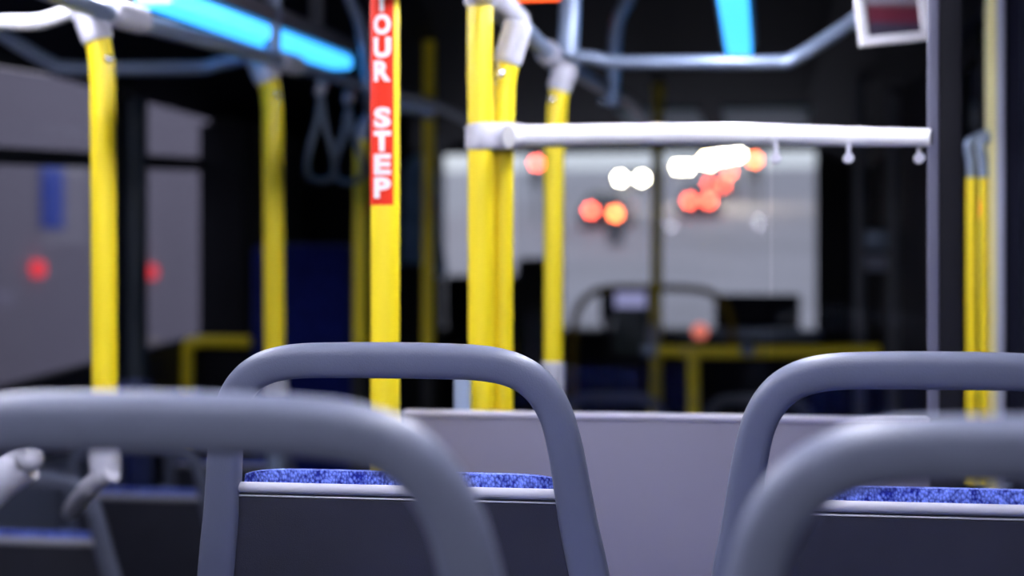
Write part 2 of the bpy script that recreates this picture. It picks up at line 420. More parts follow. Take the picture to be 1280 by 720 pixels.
# ------------------------------------------------------------------ bus seats
def seatbow(zr, rec=.24):        # recline: higher is nearer the camera
    return rec * (zr + .17) * -1.0
HOOP = [(0, -.0205), (.05, -.0208), (.104, -.0228), (.139, -.031), (.163, -.048), (.179, -.075), (.188, -.110), (.194, -.150),
        (.200, -.195), (.208, -.240), (.216, -.290), (.220, -.36), (.217, -.45), (.210, -.56), (.20, -.66)]
def make_seat(loc, label):
    e = empty('bus_seat', (0, 0, 0), label, 'bus seat', 'rows of grey and blue bus seats')
    H = 1.08                       # height of the hoop above the seat's own floor
    path2 = [(-x, z) for x, z in HOOP[::-1]] + HOOP[1:]
    pts = smoothpath([Vector((x, seatbow(z), H + z)) for x, z in path2], 5)
    bm = bmesh.new(); rings = []
    n = 24; hw, hd = .0190, .0135
    rv = Vector((0, .24, -1)).normalized()      # down the back
    nrm = Vector((1, 0, 0)).cross(rv).normalized()
    for i, p in enumerate(pts):
        T = (pts[min(i + 1, len(pts) - 1)] - pts[max(i - 1, 0)]).normalized()
        B = T.cross(nrm).normalized()
        ring = []
        q = min(1, abs(p.x) / .17)
        hwi = hw - .0010 * q + .0034 * min(1, max(0, (H - p.z - .09) / .14))
        for k in range(n):
            a = 2 * math.pi * k / n; ca, sa = math.cos(a), math.sin(a); pw = .62
            ring.append(bm.verts.new(p + B * hwi * math.copysign(abs(ca) ** pw, ca) + nrm * hd * math.copysign(abs(sa) ** pw, sa)))
        rings.append(ring)
    for i in range(len(rings) - 1):
        for k in range(n): bm.faces.new((rings[i][k], rings[i][(k + 1) % n], rings[i + 1][(k + 1) % n], rings[i + 1][k]))
    bm.faces.new(rings[0][::-1]); bm.faces.new(rings[-1])
    fr = finish('hoop_frame', bm, M['frame'], e)
    # grid surfaces that fill the opening between the legs
    def halfw(z):
        for i in range(len(HOOP) - 1):
            (x0, z0), (x1, z1) = HOOP[i], HOOP[i + 1]
            if z1 <= z <= z0 and z0 != z1: return x0 + (x1 - x0) * (z0 - z) / (z0 - z1)
        return HOOP[-1][0]
    def slab(name, z0, z1, yoff0, yoff1, m, inset=.012, nz=14, nx=20, bow=.0, crown=0.0, sag=0.0, bev=0.0):
        bm = bmesh.new(); F_, B_ = [], []
        for j in range(nz + 1):
            z = z0 + (z1 - z0) * j / nz; hw_ = halfw(z) - inset
            fr_, bk_ = [], []
            for i in range(nx + 1):
                s = -1 + 2 * i / nx
                zt = z + (crown * (1 - s ** 10) if j == 0 else 0) - sag * (1 - s * s)
                edge = 1 - (abs(s) ** 8)
                yb = seatbow(z) + yoff0 - bow * (1 - s * s)
                yf = seatbow(z) + yoff1 + bow * 0
                if bev:
                    t = min(1, j / 3.0); k_ = math.sqrt(max(0, 1 - (1 - t) ** 2))
                    mid = (yb + yf) / 2; sc_ = (.35 + .65 * k_) * (.5 + .5 * edge)
                    yb, yf = mid + (yb - mid) * sc_, mid + (yf - mid) * sc_
                fr_.append(bm.verts.new((s * hw_, yb, H + zt))); bk_.append(bm.verts.new((s * hw_, yf, H + zt)))
            F_.append(fr_); B_.append(bk_)
        for j in range(nz):
            for i in range(nx):
                bm.faces.new((F_[j][i], F_[j][i + 1], F_[j + 1][i + 1], F_[j + 1][i])); bm.faces.new((B_[j][i], B_[j + 1][i], B_[j + 1][i + 1], B_[j][i + 1]))
        for j in range(nz):
            bm.faces.new((F_[j][0], F_[j + 1][0], B_[j + 1][0], B_[j][0])); bm.faces.new((F_[j][nx], B_[j][nx], B_[j + 1][nx], F_[j + 1][nx]))
        for i in range(nx):
            bm.faces.new((F_[0][i], B_[0][i], B_[0][i + 1], F_[0][i + 1])); bm.faces.new((F_[nz][i], F_[nz][i + 1], B_[nz][i + 1], B_[nz][i]))
        return sharp(finish(name, bm, m, e), 50)
    slab('back_panel', -.1755, -.64, -.004, .012, M['back'], .014, bow=.004)
    slab('panel_seam', -.1715, -.1755, -.002, .008, M['seam'], .014, nz=1)
    # pale lip along the top of the shell
    bm = bmesh.new(); hwl = halfw(-.170) - .012
    add_tube(bm, [Vector((hwl * s, seatbow(-.165) - .001, H - .1645)) for s in [-1 + 2 * i / 16 for i in range(17)]], .0058, 14)
    lip = finish('shell_lip', bm, M['lip'], e); lip['label'] = 'pale grey lip along the shell top'
    bm = bmesh.new()
    add_tube(bm, [Vector((hwl * s, seatbow(-.174) - .0045, H - .1738)) for s in (-1, 0, 1)], .0011, 8)
    finish('trim_bead', bm, M['lip'], lip)
    slab('backrest_cushion', -.1535, -.60, .012, .050, M['blue'], .015, nz=22, nx=60, bev=1, crown=.0060)
    box('seat_cushion', (-.20, .10, H - .66), (.20, .43, H - .595), M['blue'], e, .025, 4)
    box('seat_pan', (-.215, .08, H - .69), (.215, .435, H - .655), M['frame'], e, .014, 3)
    bm = bmesh.new(); add_box(bm, (-.05, .2, 0.02), (.05, .36, H - .68), .01); add_box(bm, (-.11, .14, 0), (.11, .42, .025), .006)
    sharp(finish('pedestal', bm, M['base'], e))
    e.location = loc
    return e
def copy_tree(o, parent=None):
    c = o.copy(); C.objects.link(c); c.parent = parent
    for ch in list(o.children): copy_tree(ch, c)
    return c
seat_spots = [
    (-.366, .93, .38 - .002, 'nearest grey seat hoop at lower left, large and out of focus'),
    (-.397, 1.617, .38 - .003, 'sharply focused grey bus seat in the middle with blue cushion edge'),
    (.182, .93, .38 - .009, 'nearest grey seat hoop at lower right, overlapping the seat behind it'),
    (.175, 1.617, .38 - .008, 'in-focus grey bus seat at the right, behind the nearest right hoop'),
    (-1.685, 3.27, 0.0, 'blurred grey seat with blue edge in the lower left corner'),
    (-1.700, 3.965, 0.0, 'blurred grey seat behind the yellow pole foot at lower left'),
    (-1.690, 4.65, 0.0, 'farthest blurred grey seat of the left column, seen under the near hoop'),
    (-.56, 5.75, 0.0, 'dim grey seat top beyond the mauve partition, left one'),
    (-.02, 5.75, 0.0, 'dim grey seat top beyond the mauve partition, right one'),
]
proto = make_seat((0, 0, 0), seat_spots[0][3])
for i, (x, y, z, lab) in enumerate(seat_spots):
    s = proto if i == 0 else copy_tree(proto)
    s.location = (x, y, z); s['label'] = lab

# rear-facing tall blue seat on the left wheel box, and flip-up wall seat
a_, b_ = atY(316, 305, 5.45), atY(441, 305, 5.45)
e = empty('rear_facing_seat', (a_.x, 5.45, 0), 'tall navy blue upholstered seat facing back, behind the second yellow pole', 'seat')
bm = bmesh.new(); add_box(bm, (a_.x, 5.42, .60), (b_.x, 5.53, a_.z), .045, 5); sharp(finish('backrest', bm, M['bluedark'], e))
box('seat_cushion', (a_.x, 5.16, .55), (b_.x, 5.48, .66), M['bluedark'], e, .03, 4)
box('wheel_box', (a_.x, 5.18, 0), (b_.x, 6.0, .55), M['black'], e, .02)
c_ = atX(158, 475, -2.06)
e = empty('wall_seat', (-2.0, 4.6, .5), 'blue flip-up wall seat low under the left window', 'seat')
box('seat_pad', (-2.07, 4.50, .62), (-1.97, 4.72, c_.z), M['bluedark'], e, .02, 3)
box('wall_bracket', (XL, 4.55, .55), (-2.06, 4.73, c_.z - .06), M['base'], e)

hb0 = box('heater_box', (XL + .001, 3.0, 0), (-1.945, 4.44, EYE - .545), M['frame'], None, .02, 3)
tag(hb0, 'blue-grey heater box along the left wall, seen through the lower left seat hoop', 'heater')
# ------------------------------------------------------------------ stanchion poles and rails
def pole(label, pts, r, topclamp=None, footclamp=None, studs=(), m='yellow', group='yellow stanchion poles', cm='gclamp', cr_=1.25):
    e = empty('stanchion_pole', pts[0], label, 'pole', group)
    tube('pole_shaft', pts, r, M[m], e, n=28)
    if topclamp: sleeve('top_clamp', topclamp[0], topclamp[1], r * cr_, M[cm], e)
    if footclamp: sleeve('foot_clamp', footclamp[0], footclamp[1], r * 1.2, M[cm], e)
    for s in studs: stud('fixing_stud', s, .0075, M['steel'], e)
    return e
R = .0215
# pole with the label (upright, through the roof line)
SX = atY(481.5, 341, 2.13)
step = empty('stanchion_pole', (SX.x, SX.y, .38 if SX.y < 2.3 else 0), 'straight yellow pole with the red YOUR STEP warning label', 'pole', None)
tube('pole_shaft', [(SX.x, SX.y, .38), (SX.x, SX.y, ZC - .03)], .0210, M['yellow'], step, n=40)
sleeve('floor_flange', (SX.x, SX.y, .38), (SX.x, SX.y, .42), .04, M['gclamp'], step)
sleeve('ceiling_flange', (SX.x, SX.y, ZC - .05), (SX.x, SX.y, ZC - .005), .035, M['gclamp'], step)
# wrapped label
toc = Vector((0 - SX.x, 0 - SX.y, 0)).normalized(); phi0 = math.atan2(toc.y, toc.x)
DS = (SX.xy.to_3d() * 1).length * .9961
def zpix(y): return EYE - (y - HY) / F * SX.xy.length * math.cos(math.atan((481.5 - 640) / F))
def cyl(phi, z, r): return Vector((SX.x + r * math.cos(phi0 + phi), SX.y + r * math.sin(phi0 + phi), z))
# screen-right is increasing angle seen from the camera
bm = bmesh.new(); zb, zt = zpix(257), min(ZC - .07, zpix(-330))
pa, pb = math.radians(-84), math.radians(34)
cols = []
for i in range(25):
    ph = pa + (pb - pa) * i / 24
    cols.append((bm.verts.new(cyl(ph, zb, .0214)), bm.verts.new(cyl(ph, zt, .0214))))
for i in range(24): bm.faces.new((cols[i][0], cols[i + 1][0], cols[i + 1][1], cols[i][1]))
lb = finish('warning_label', bm, M['red'], step); lb['label'] = 'red vinyl label wrapped round the pole'
# stacked letters, wrapped
def letters(words, ybot_last, pitch_px, h_px, w_px, phic):
    seq = [ch for ch in words]
    y = ybot_last
    for ch in seq[::-1]:
        if ch != ' ':
            cu = bpy.data.curves.new('t', 'FONT'); cu.body = ch; cu.size = 1; cu.offset = .055; cu.resolution_u = 4
            ob = bpy.data.objects.new('t', cu); C.objects.link(ob)
            dg = bpy.context.evaluated_depsgraph_get(); me = bpy.data.meshes.new_from_object(ob.evaluated_get(dg))
            bpy.data.objects.remove(ob); bpy.data.curves.remove(cu)
            t = bmesh.new(); t.from_mesh(me); bpy.data.meshes.remove(me)
            bmesh.ops.triangulate(t, faces=t.faces)
            xs = [v.co.x for v in t.verts]; ysv = [v.co.y for v in t.verts]
            x0, x1, y0_, y1_ = min(xs), max(xs), min(ysv), max(ysv)
            # cut into thin columns so that the letter bends with the pole
            for k in range(1, 12):
                xc = x0 + (x1 - x0) * k / 12
                bmesh.ops.bisect_plane(t, geom=t.verts[:] + t.edges[:] + t.faces[:], plane_co=(xc, 0, 0), plane_no=(1, 0, 0))
            scale_w = .55 if ch == 'I' else 1
            arc = w_px * scale_w
            z0 = zpix(y); z1 = zpix(y - h_px)
            for v in t.verts:
                s = (v.co.x - x0) / (x1 - x0) - .5; tt = (v.co.y - y0_) / (y1_ - y0_)
                v.co = cyl(phic + s * arc, z0 + (z1 - z0) * tt, .0219)
            for v in t.verts: v.co -= Vector(step.location)
            me2 = bpy.data.meshes.new('letter'); t.to_mesh(me2); t.free(); link('letter', me2, M['txt'], lb)
        y -= pitch_px
letters('YOUR STEP', 248.5, 28.9, 26, 1.22, math.radians(-13))
letters('WATCH', 248.5 - 28.9 * 10, 28.9, 26, 1.22, math.radians(-13))

# left near pole (foot on the seat bracket)
d1 = 2.52
p1 = [at(131, 575, d1), at(131, 480, d1), at(129, 160, d1), at(128, 100, d1), at(126, 70, d1), at(120, 42, d1), at(111, 15, d1)]
pl1 = pole('yellow pole nearest on the left, bent at the top into a grey clamp', p1, .0212, (at(123, 52, d1), at(104, -3, d1)), (at(131, 552, d1), at(131, 590, d1)), (at(136, 74, d1 - .02),))
tube('elbow_bracket', [at(140, 590, d1 - .02), at(122, 600, d1), at(105, 618, d1 + .06), at(92, 634, d1 + .34), at(88, 640, d1 + .8)], .017, M['gclamp'], pl1)
gb = empty('grab_tube', at(-100, 700, 2.3), 'light grey bent grab tube with a shiny end cap at the left picture edge', 'grab tube')
tube('tube_body', [at(34, 578, 2.3), at(18, 588, 2.3), at(-12, 612, 2.3), at(-60, 670, 2.3), at(-75, 800, 2.3), at(-75, 1470, 2.3)], .030, M['gclamp'], gb)
stud('end_cap', at(36, 572, 2.28), .022, M['lip'], gb)
d2 = 3.4
p2 = [at(344, 478, d2), at(343, 420, d2), at(341, 160, d2), at(340, 130, d2), at(337, 108, d2), at(330, 90, d2), at(322, 76, d2)]
plx = pole('second yellow pole on the left, rising behind the focused seat', p2, .0235, (at(336, 103, d2), at(320, 66, d2)), (at(344, 470, d2), at(344, 500, d2)), (at(347, 119, d2 - .02),))
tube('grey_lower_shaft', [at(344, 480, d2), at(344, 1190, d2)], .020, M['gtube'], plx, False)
d3 = 4.14
p3 = [at(449, 462, d3), at(450, 300, d3), at(451, 200, d3), at(452, 175, d3)]
pl3 = pole('dim yellow pole just left of the labelled pole, bent over at top', p3, .0185)
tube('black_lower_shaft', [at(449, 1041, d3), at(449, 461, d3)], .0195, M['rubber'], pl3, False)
tube('grey_bend', [at(452, 176, d3), at(454, 160, d3), at(460, 148, d3), at(475, 139, d3), at(505, 134, d3), at(542, 142, d3)], .0165, M['gtube'], pl3)
# paired poles on the partition
dA = 2.36
pole('thick yellow pole, left of the touching pair above the partition', [at(603, 1265, dA), at(601, 300, dA), at(600, 100, dA), at(600, 8, dA)], .0200, (at(600, 8, dA), at(600, -14, dA)), group='pair of yellow poles')
p5 = [at(628, 1258, dA + .03), at(628, 300, dA + .03), at(630, 130, dA + .03), at(631, 105, dA + .03), at(635, 80, dA + .03), at(643, 52, dA + .03), at(650, 32, dA + .03)]
pole('thinner yellow pole, right of the touching pair, bent at the top', p5, .0172, (at(634, 80, dA + .03), at(648, 28, dA + .03)), None, (at(625, 92, dA),), group='pair of yellow poles', cr_=1.3)
# pole by the aisle further on
d4 = 3.07
p6 = [at(691, 1285, d4), at(692, 300, d4), at(695, 170, d4), at(697, 130, d4), at(702, 100, d4), at(707, 84, d4)]
pole('yellow pole standing just right of the touching pair, darker and farther', p6, .0200, (at(698, 114, d4), at(708, 80, d4)), (at(691, 452, d4), at(691, 500, d4)), (at(690, 124, d4 - .02),))
pole('olive yellow pole in the distance between the headlamps', [atY(818, 800, 6.3), atY(822, 200, 6.3), atY(828, -10, 6.3)], .0235, None, (atY(818, 405, 6.3), atY(818, 440, 6.3)))
plf = pole('very dark yellow pole far behind, right of the labelled pole', [atY(535, 440, 5.0), atY(536, 200, 5.0), atY(537, -20, 5.0)], .021)
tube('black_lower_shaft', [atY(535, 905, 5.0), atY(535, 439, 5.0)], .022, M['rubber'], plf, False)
# longitudinal overhead rails
ZR = EYE + .43
def rail(name, pts, r, label, m='gtube', cat='handrail', group=None, joints=()):
    e = empty(name, pts[0], label, cat, group)
    tube('rail_tube', pts, r, M[m], e, n=24)
    for a, b in joints: sleeve('joint_clamp', a, b, r * 1.45, M['gclamp'], e)
    return e
XRL, XRR = -1.075, -.425
def onrail(X, Y, dz=0):
    z = (.0 + max(0, .047 * (Y - 2.3))) if X < -.8 else (.008 + max(0, .06 * (Y - 3.1)))
    return Vector((X, Y, ZR + min(z, .13) + dz))
rail('overhead_rail', [onrail(XRL, y_) for y_ in (YB + .02, 1.2, 2.3, 3.0, 3.6, 4.3, 5.0, 6.4)], .0165, 'long grey overhead rail on the left, running under the left blue lamp', joints=[(onrail(XRL, 2.38), onrail(XRL, 2.52)), (onrail(XRL, 3.28), onrail(XRL, 3.42))])
rail('overhead_rail', [onrail(XRR, y_) for y_ in (YB + .02, 1.2, 2.3, 3.0, 3.6, 4.3, 5.0, 6.4)], .0165, 'long grey overhead rail above the paired yellow poles', joints=[(onrail(XRR, 2.20), onrail(XRR, 2.62)), (onrail(XRR, 2.98), onrail(XRR, 3.12))])
# bowed cross rails
Yc1 = at(340, 75, d2).y
rail('cross_rail', [at(322, 72, d2), at(300, 74, d2), at(268, 81, d2), at(240, 85, d2), at(90, 85, d2 + .08), at(62, 78, d2 + .1), at(30, 60, d2 + .12), at(0, 42, d2 + .13), at(-60, 8, d2 + .16)], .0165, 'bowed grey cross rail behind the near left pole, reflecting blue', 'gtube', group='bowed cross rails')
rail('cross_rail', [at(108, 10, d1), at(92, 14, d1), at(62, 24, d1), at(40, 28, d1), at(0, 28, d1), at(-120, 28, d1 + .02)], .0135, 'bright white tube running to the left edge from the near pole clamp', 'white', group='bowed cross rails')
rail('cross_rail', [at(716, 70, d4), at(742, 73, d4), at(774, 78, d4), at(880, 78, d4 - .02), at(968, 78, d4 - .04), at(996, 72, d4 - .05), at(1067, 26, d4 - .06), at(1115, -8, d4 - .08)], .0150, 'bowed grey cross rail under the right blue lamp', 'gtube', group='bowed cross rails')
# grey droppers from the ceiling to the rails
def dropper(pts, r, label):
    t = tube('ceiling_dropper', pts, r, M['gtube'], None); tag(t, label, 'tube', 'grey droppers from the ceiling to the rails')
dropper([at(343, -38, d2), at(341, 20, d2), at(340, 74, d2)], .0185, 'grey dropper tube crossing the left blue lamp')
dropper([at(717, -80, d4), at(713, 0, d4), at(710, 70, d4)], .0215, 'grey dropper tube above the farther single yellow pole')
d5 = 3.83
dropper([at(800, -40, d5), at(785, 0, d5), at(774, 22, d5), at(769, 50, d5), at(767, 90, d5), at(766, 132, d5)], .0170, 'bluish curved dropper tube right of the small white stud')
dropper([at(425, -35, d5), at(438, 0, d5), at(450, 30, d5), at(457, 70, d5), at(462, 120, d5), at(462, 140, d3)], .0150, 'bluish curved dropper tube left of the warning label')
stud_ = stud('rail_stud', at(752, 128, 3.75), .0085, M['steel']); tag(stud_, 'small polished stud under the right overhead rail', 'stud')
# white bowed rail on the partition, wide grey clamp
Yp = at(600, 516, 2.28).y
a = at(618, 171, dA - .02)
wr_pts = []
for i, (px, py) in enumerate([(636, 171), (655, 170), (700, 169.5), (780, 168.3), (860, 168), (940, 168.5), (1020, 170), (1100, 171.5), (1164, 172)]):
    wr_pts.append(atY(px, py, Yp - .01 + .05 * math.sin(i / 8 * math.pi)))
wr = empty('partition_rail', wr_pts[0], 'bright white horizontal rail with a wide grey clamp round the paired poles', 'handrail')
tube('rail_tube', wr_pts, [.0168 - .004 * max(0, (i - 40)) / 24 for i in range(65)], M['white'], wr, n=28)
bm = bmesh.new()
ca, cb = at(583, 171, dA), at(655, 171, dA)
dx = (cb - ca).normalized(); dn = Vector((0, 0, 1)).cross(dx)
def stadium(bm, a, b, r, h, n=12):
    ax = (b - a).normalized(); ay = Vector((0, 0, 1)).cross(ax); ring = []
    for k in range(n + 1):
        t = math.pi / 2 + math.pi * k / n; ring.append(a + ax * math.cos(t) * r + ay * math.sin(t) * r)
    for k in range(n + 1):
        t = -math.pi / 2 + math.pi * k / n; ring.append(b + ax * math.cos(t) * r + ay * math.sin(t) * r)
    prev = None
    layers = [(-h / 2, .90), (-h / 2 + .003, 1), (h / 2 - .003, 1), (h / 2, .90)]
    mid = (a + b) / 2; RR = []
    for z, s in layers: RR.append([bm.verts.new(mid + (p - mid) * s + Vector((0, 0, z))) for p in ring])
    for i in range(3):
        for k in range(len(ring)): bm.faces.new((RR[i][k], RR[i][(k + 1) % len(ring)], RR[i + 1][(k + 1) % len(ring)], RR[i + 1][k]))
    bm.faces.new(RR[0][::-1]); bm.faces.new(RR[3])
stadium(bm, at(601, 171, dA + .0), at(630, 171, dA + .02), .0245, .041)
sharp(finish('pole_clamp', bm, M['gclamp'], wr), 50)
sleeve('end_socket', at(632, 171, dA - .005), at(658, 170.5, dA - .01), .0195, M['gclamp'], wr)
# partition: mauve panel with aluminium edge, posts, glass panes with clips
pt = empty('partition_screen', (-.1, Yp, 0), 'mauve grey partition panel topped by clear glass, behind the focused seats', 'partition')
A0 = atY(503, 516, Yp); A1 = atY(1183, 516, Yp)
ztop = EYE - .2085
box('lower_panel', (A0.x, Yp, .385), (A1.x, Yp + .028, ztop - .008), M['panel'], pt, .002)
box('top_edge', (A0.x, Yp - .003, ztop - .008), (A1.x, Yp + .031, ztop), M['paneltrim'], pt, .002)
P0 = atY(1160, 300, Yp + .02); P1 = atY(1200, 300, Yp + .02)
box('end_post', (P0.x, Yp - .01, .385), (P1.x, Yp + .035, ZC + .02), M['black'], pt, .004)
bm = bmesh.new(); add_box(bm, (P0.x - .004, Yp - .014, ztop), (P0.x + .012, Yp - .005, ZC + .02), .003)
eg = finish('post_edge_strip', bm, M['strip'], pt, False); eg['label'] = 'lilac grey strip along the post edge'
G0 = atY(570, 480, Yp + .05)
box('short_post', (G0.x, Yp + .03, .385), (atY(590, 480, Yp + .05).x, Yp + .05, EYE - .16), M['gtube'], pt, .003)
gs = atY(964, 400, Yp).x; gl = atY(647, 400, Yp).x
gtop = EYE + .195
for a, b in ((gl, gs - .002), (gs + .002, P0.x)):
    bm = bmesh.new(); add_box(bm, (a, Yp + .010, ztop), (b, Yp + .016, gtop))
    finish('glass_pane', bm, M['glasspart'], pt, False)
for px in (970, 1061, 1150):
    c = atY(px, 197, Yp)
    bm = bmesh.new(); disc_cyl(bm, (c.x, Yp + .013, c.z), (0, 1, 0), .0075, .022); add_box(bm, (c.x - .003, Yp + .006, c.z), (c.x + .003, Yp + .020, c.z + .03))
    sharp(finish('glass_clip', bm, M['gclamp'], pt))

# yellow handle bars on the rear door leaves
for i, (px, d, lab) in enumerate(((1214.5, 3.05, 'yellow door grab bar, left one of the two at the rear door'), (1230, 3.0, 'yellow door grab bar next to the pale door edge'))):
    c0, c1 = at(px, 222, d), at(px, 604, d)
    e = empty('door_grab_bar', c1, lab, 'grab bar', 'yellow rear door grab bars')
    tube('bar_shaft', [c1, (c1 + c0) / 2, c0], .0108 if i == 0 else .0085, M['yellow'], e)
    top = at(px - 3, 178, d)
    tube('upper_bracket', [c0, (c0 + top) / 2, top, top + Vector((.04, 0, .02))], .009, M['gtube'], e)
    tube('lower_bracket', [c1 + Vector((0, 0, .01)), c1 + Vector((.02, 0, -.0)), c1 + Vector((.05, 0, 0))], .008, M['gtube'], e)

# hanging straps
for (px, py, yb, d, lab) in ((401, 112, 226, 3.62, 'grey hand strap loop hanging right of the left blue lamp'), (436, 123, 228, 3.95, 'grey hand strap loop beside the label, partly behind the other strap')):
    e = empty('hand_strap', at(px, py, d), lab, 'hand strap', 'hand straps on the left overhead rail')
    stud('rail_button', at(px, py, d - .02), .012, M['lip'], e)
    sleeve('rail_collar', at(px - 6, py - 4, d), at(px + 6, py + 0, d), .022, M['gtube'], e)
    h = 19
    tube('strap_loop', [at(px, py + 6, d), at(px - 5, py + 40, d), at(px - h + 2, yb - 25, d), at(px - h + 5, yb - 5, d), at(px, yb, d), at(px + h - 5, yb - 5, d), at(px + h - 2, yb - 25, d), at(px + 5, py + 40, d), at(px, py + 6, d)], .0085, M['strap'], e, n=10)

# ------------------------------------------------------------------ ceiling lamps
def lamp(x, y0, y1, m, label, z=EYE + .56, hw=.031, hh=.014, z0=None):
    z0 = z if z0 is None else z0
    def tilt(bm):
        for v in bm.verts: v.co.z += (z0 - z) * (y1 - v.co.y) / (y1 - y0) if v.co.z < z + .07 else 0
    e = empty('ceiling_lamp', (x, (y0 + y1) / 2, z), label, 'ceiling lamp', 'tube lamps along both sides of the ceiling')
    bm = bmesh.new(); add_box(bm, (x - hw, y0, z - hh), (x + hw, y1, z + hh), .011, 4); tilt(bm); finish('diffuser', bm, m, e)
    bm = bmesh.new(); add_box(bm, (x - hw - .012, y0 - .004, z + hh + .001), (x + hw + .012, y1 + .004, z + .06), .006)
    for y in (y0 + .2, y1 - .2): add_box(bm, (x - .015, y - .015, z + .045), (x + .015, y + .015, ZC + .02))
    tilt(bm); sharp(finish('housing', bm, M['housing'], e))
LXL, LXR = -1.12, -.062
lamp(LXL, 2.68, 3.93, M['tubec'], 'glowing blue lamp strip at upper left, crossed by a grey tube', hw=.038, hh=.017, z0=EYE + .514)
lamp(LXR, 2.98, 3.93, M['tubec'], 'glowing blue lamp strip ending above the right cross rail')
lamp(LXL, -1.2, 2.62, M['tubew'], 'white ceiling lamp strip over the rear left, above the picture', z=EYE + .56)
lamp(LXR, -1.2, 2.95, M['tubew'], 'white ceiling lamp strip over the rear right, above the picture')

# added teal panels: blue lamp reflection on the ceiling put into their colour
for (a, b, lab) in ((780, 876, 'teal panel painted as lamp reflection on the ceiling, left of the two above the white rail'), (905, 1020, 'teal panel painted as lamp reflection on the ceiling, right of the two above the white rail')):
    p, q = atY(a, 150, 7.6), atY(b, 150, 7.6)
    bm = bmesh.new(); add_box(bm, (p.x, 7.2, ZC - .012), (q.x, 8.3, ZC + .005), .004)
    o = sharp(finish('ceiling_reflection', bm, M['teal'])); tag(o, lab, 'painted reflection', 'painted lamp reflections at the front of the roof')
# passenger sign with a red display (bottom edge in view)
e = empty('display_sign', at(672, -12, 4.0), 'black overhead sign box with red glowing display, at the top edge', 'sign')
a, b = at(636, 3, 4.0), at(708, 3, 4.0)
box('sign_housing', (a.x, a.y, a.z), (b.x, a.y + .06, ZC + .01), M['black'], e, .004)
bm = bmesh.new(); add_box(bm, (a.x + .01, a.y - .004, a.z + .006), (b.x - .01, a.y - .001, a.z + .022)); finish('red_display', bm, M['ledred'], e, False)
# green indicator far ahead
g = at(547, 76, 7.8)
e = empty('indicator_lamp', g, 'small round green indicator lamp right of the warning label', 'lamp')
bm = bmesh.new(); disc_cyl(bm, g, (0, 1, 0), .022, .03); sharp(finish('green_lens', bm, M['greenlamp'], e), 40)
box('lamp_bracket', (g.x - .03, g.y + .016, g.z - .03), (g.x + .03, g.y + .05, ZC + .01), M['black'], e)

# white framed picture on the right cove, tilted
fo = empty('framed_notice', at(1115, 10, 2.75), 'white framed notice card tilted at the top right', 'framed notice')
dF = 2.75
cF = at(1114, 5, dF)
def fr_box(x0, z0, x1, z1, y0, y1, bev=.003):
    bm = bmesh.new(); add_box(bm, (x0, y0, z0), (x1, y1, z1), bev)
    return bm
rotF = Matrix.Translation(cF) @ Matrix.Rotation(math.radians(-6.5), 4, 'Y') @ Matrix.Rotation(math.radians(14), 4, 'Z')
W2, H2 = .066, .072
def add_rot(name, boxes, m):
    bm = bmesh.new()
    for (x0, z0, x1, z1, y0, y1) in boxes: add_box(bm, (x0, y0, z0), (x1, y1, z1), .002)
    bmesh.ops.transform(bm, matrix=rotF, verts=bm.verts)
    return sharp(finish(name, bm, m, fo))
bw = .017
add_rot('white_border', [(-W2, -H2, W2, -H2 + bw, -.006, .006), (-W2, H2 - bw, W2, H2, -.006, .006), (-W2, -H2 + bw * .8, -W2 + bw, H2 - bw * .8, -.006, .006), (W2 - bw, -H2 + bw * .8, W2, H2 - bw * .8, -.006, .006)], M['paper'])
pic = mat('dark_red_print', (.05, .03, .05), .3)
nn, ll = pic.node_tree.nodes, pic.node_tree.links
tcx = nn.new('ShaderNodeTexCoord'); sx = nn.new('ShaderNodeSeparateXYZ'); rx = nn.new('ShaderNodeValToRGB')
ll.new(tcx.outputs['Generated'], sx.inputs[0]); ll.new(sx.outputs['Z'], rx.inputs[0]); ll.new(rx.outputs[0], nn['Principled BSDF'].inputs['Base Color'])
ce = rx.color_ramp.elements; ce[0].position = 0; ce[0].color = (.04, .04, .06, 1); ce[1].position = 1; ce[1].color = (.25, .24, .28, 1)
for p_, c_ in ((.18, (.05, .04, .07, 1)), (.26, (.13, .02, .04, 1)), (.44, (.12, .02, .035, 1)), (.52, (.22, .20, .24, 1))):
    q_ = ce.new(p_); q_.color = c_
add_rot('print', [(-W2 + bw * .9, -H2 + bw * .9, W2 - bw * .9, H2 - bw * .9, -.003, .003)], pic)
tube('hanger_wire', [cF + Vector((0, .01, H2 - .01)), cF + Vector((0, .02, EYE + .78 - cF.z))], .004, M['housing'], fo, False)

# ------------------------------------------------------------------ middle of the bus
# tall equipment cabinet on the left
a, b = atY(240, 155, 5.45), atY(312, 155, 5.45)
e = empty('equipment_cabinet', ((a.x + b.x) / 2, 5.6, 0), 'tall black cabinet right of the left windows', 'cabinet')
box('cabinet_body', (max(a.x, XL + .002), 5.45, 0), (b.x, 6.1, a.z), M['black'], e, .01)
box('cabinet_door', (max(a.x, XL + .002) + .02, 5.435, .1), (b.x - .02, 5.45, a.z - .03), M['black'], e, .004)
# yellow guard rail in front of it
e = empty('guard_rail', atY(232, 500, 5.28), 'low yellow L-shaped guard rail in front of the black cabinet', 'guard rail')
tube('rail_tube', [atY(234, 600, 5.28), atY(234, 450, 5.28), atY(236, 434, 5.28), atY(246, 427, 5.28), atY(312, 427, 5.28)], .021, M['yellow'], e)
# black driver screen
a = atY(513, 100, 6.8); b = atY(546, 330, 6.8)
e = empty('driver_screen', (-1.8, 6.8, 0), 'black screen wall behind the driver position, right of the labelled pole', 'screen')
box('upper_screen', (XL + .002, 6.8, b.z), (a.x, 6.84, ZC + .01), M['black'], e, .004)
box('lower_screen', (XL + .002, 6.8, 0), (b.x, 6.84, b.z), M['black'], e, .004)
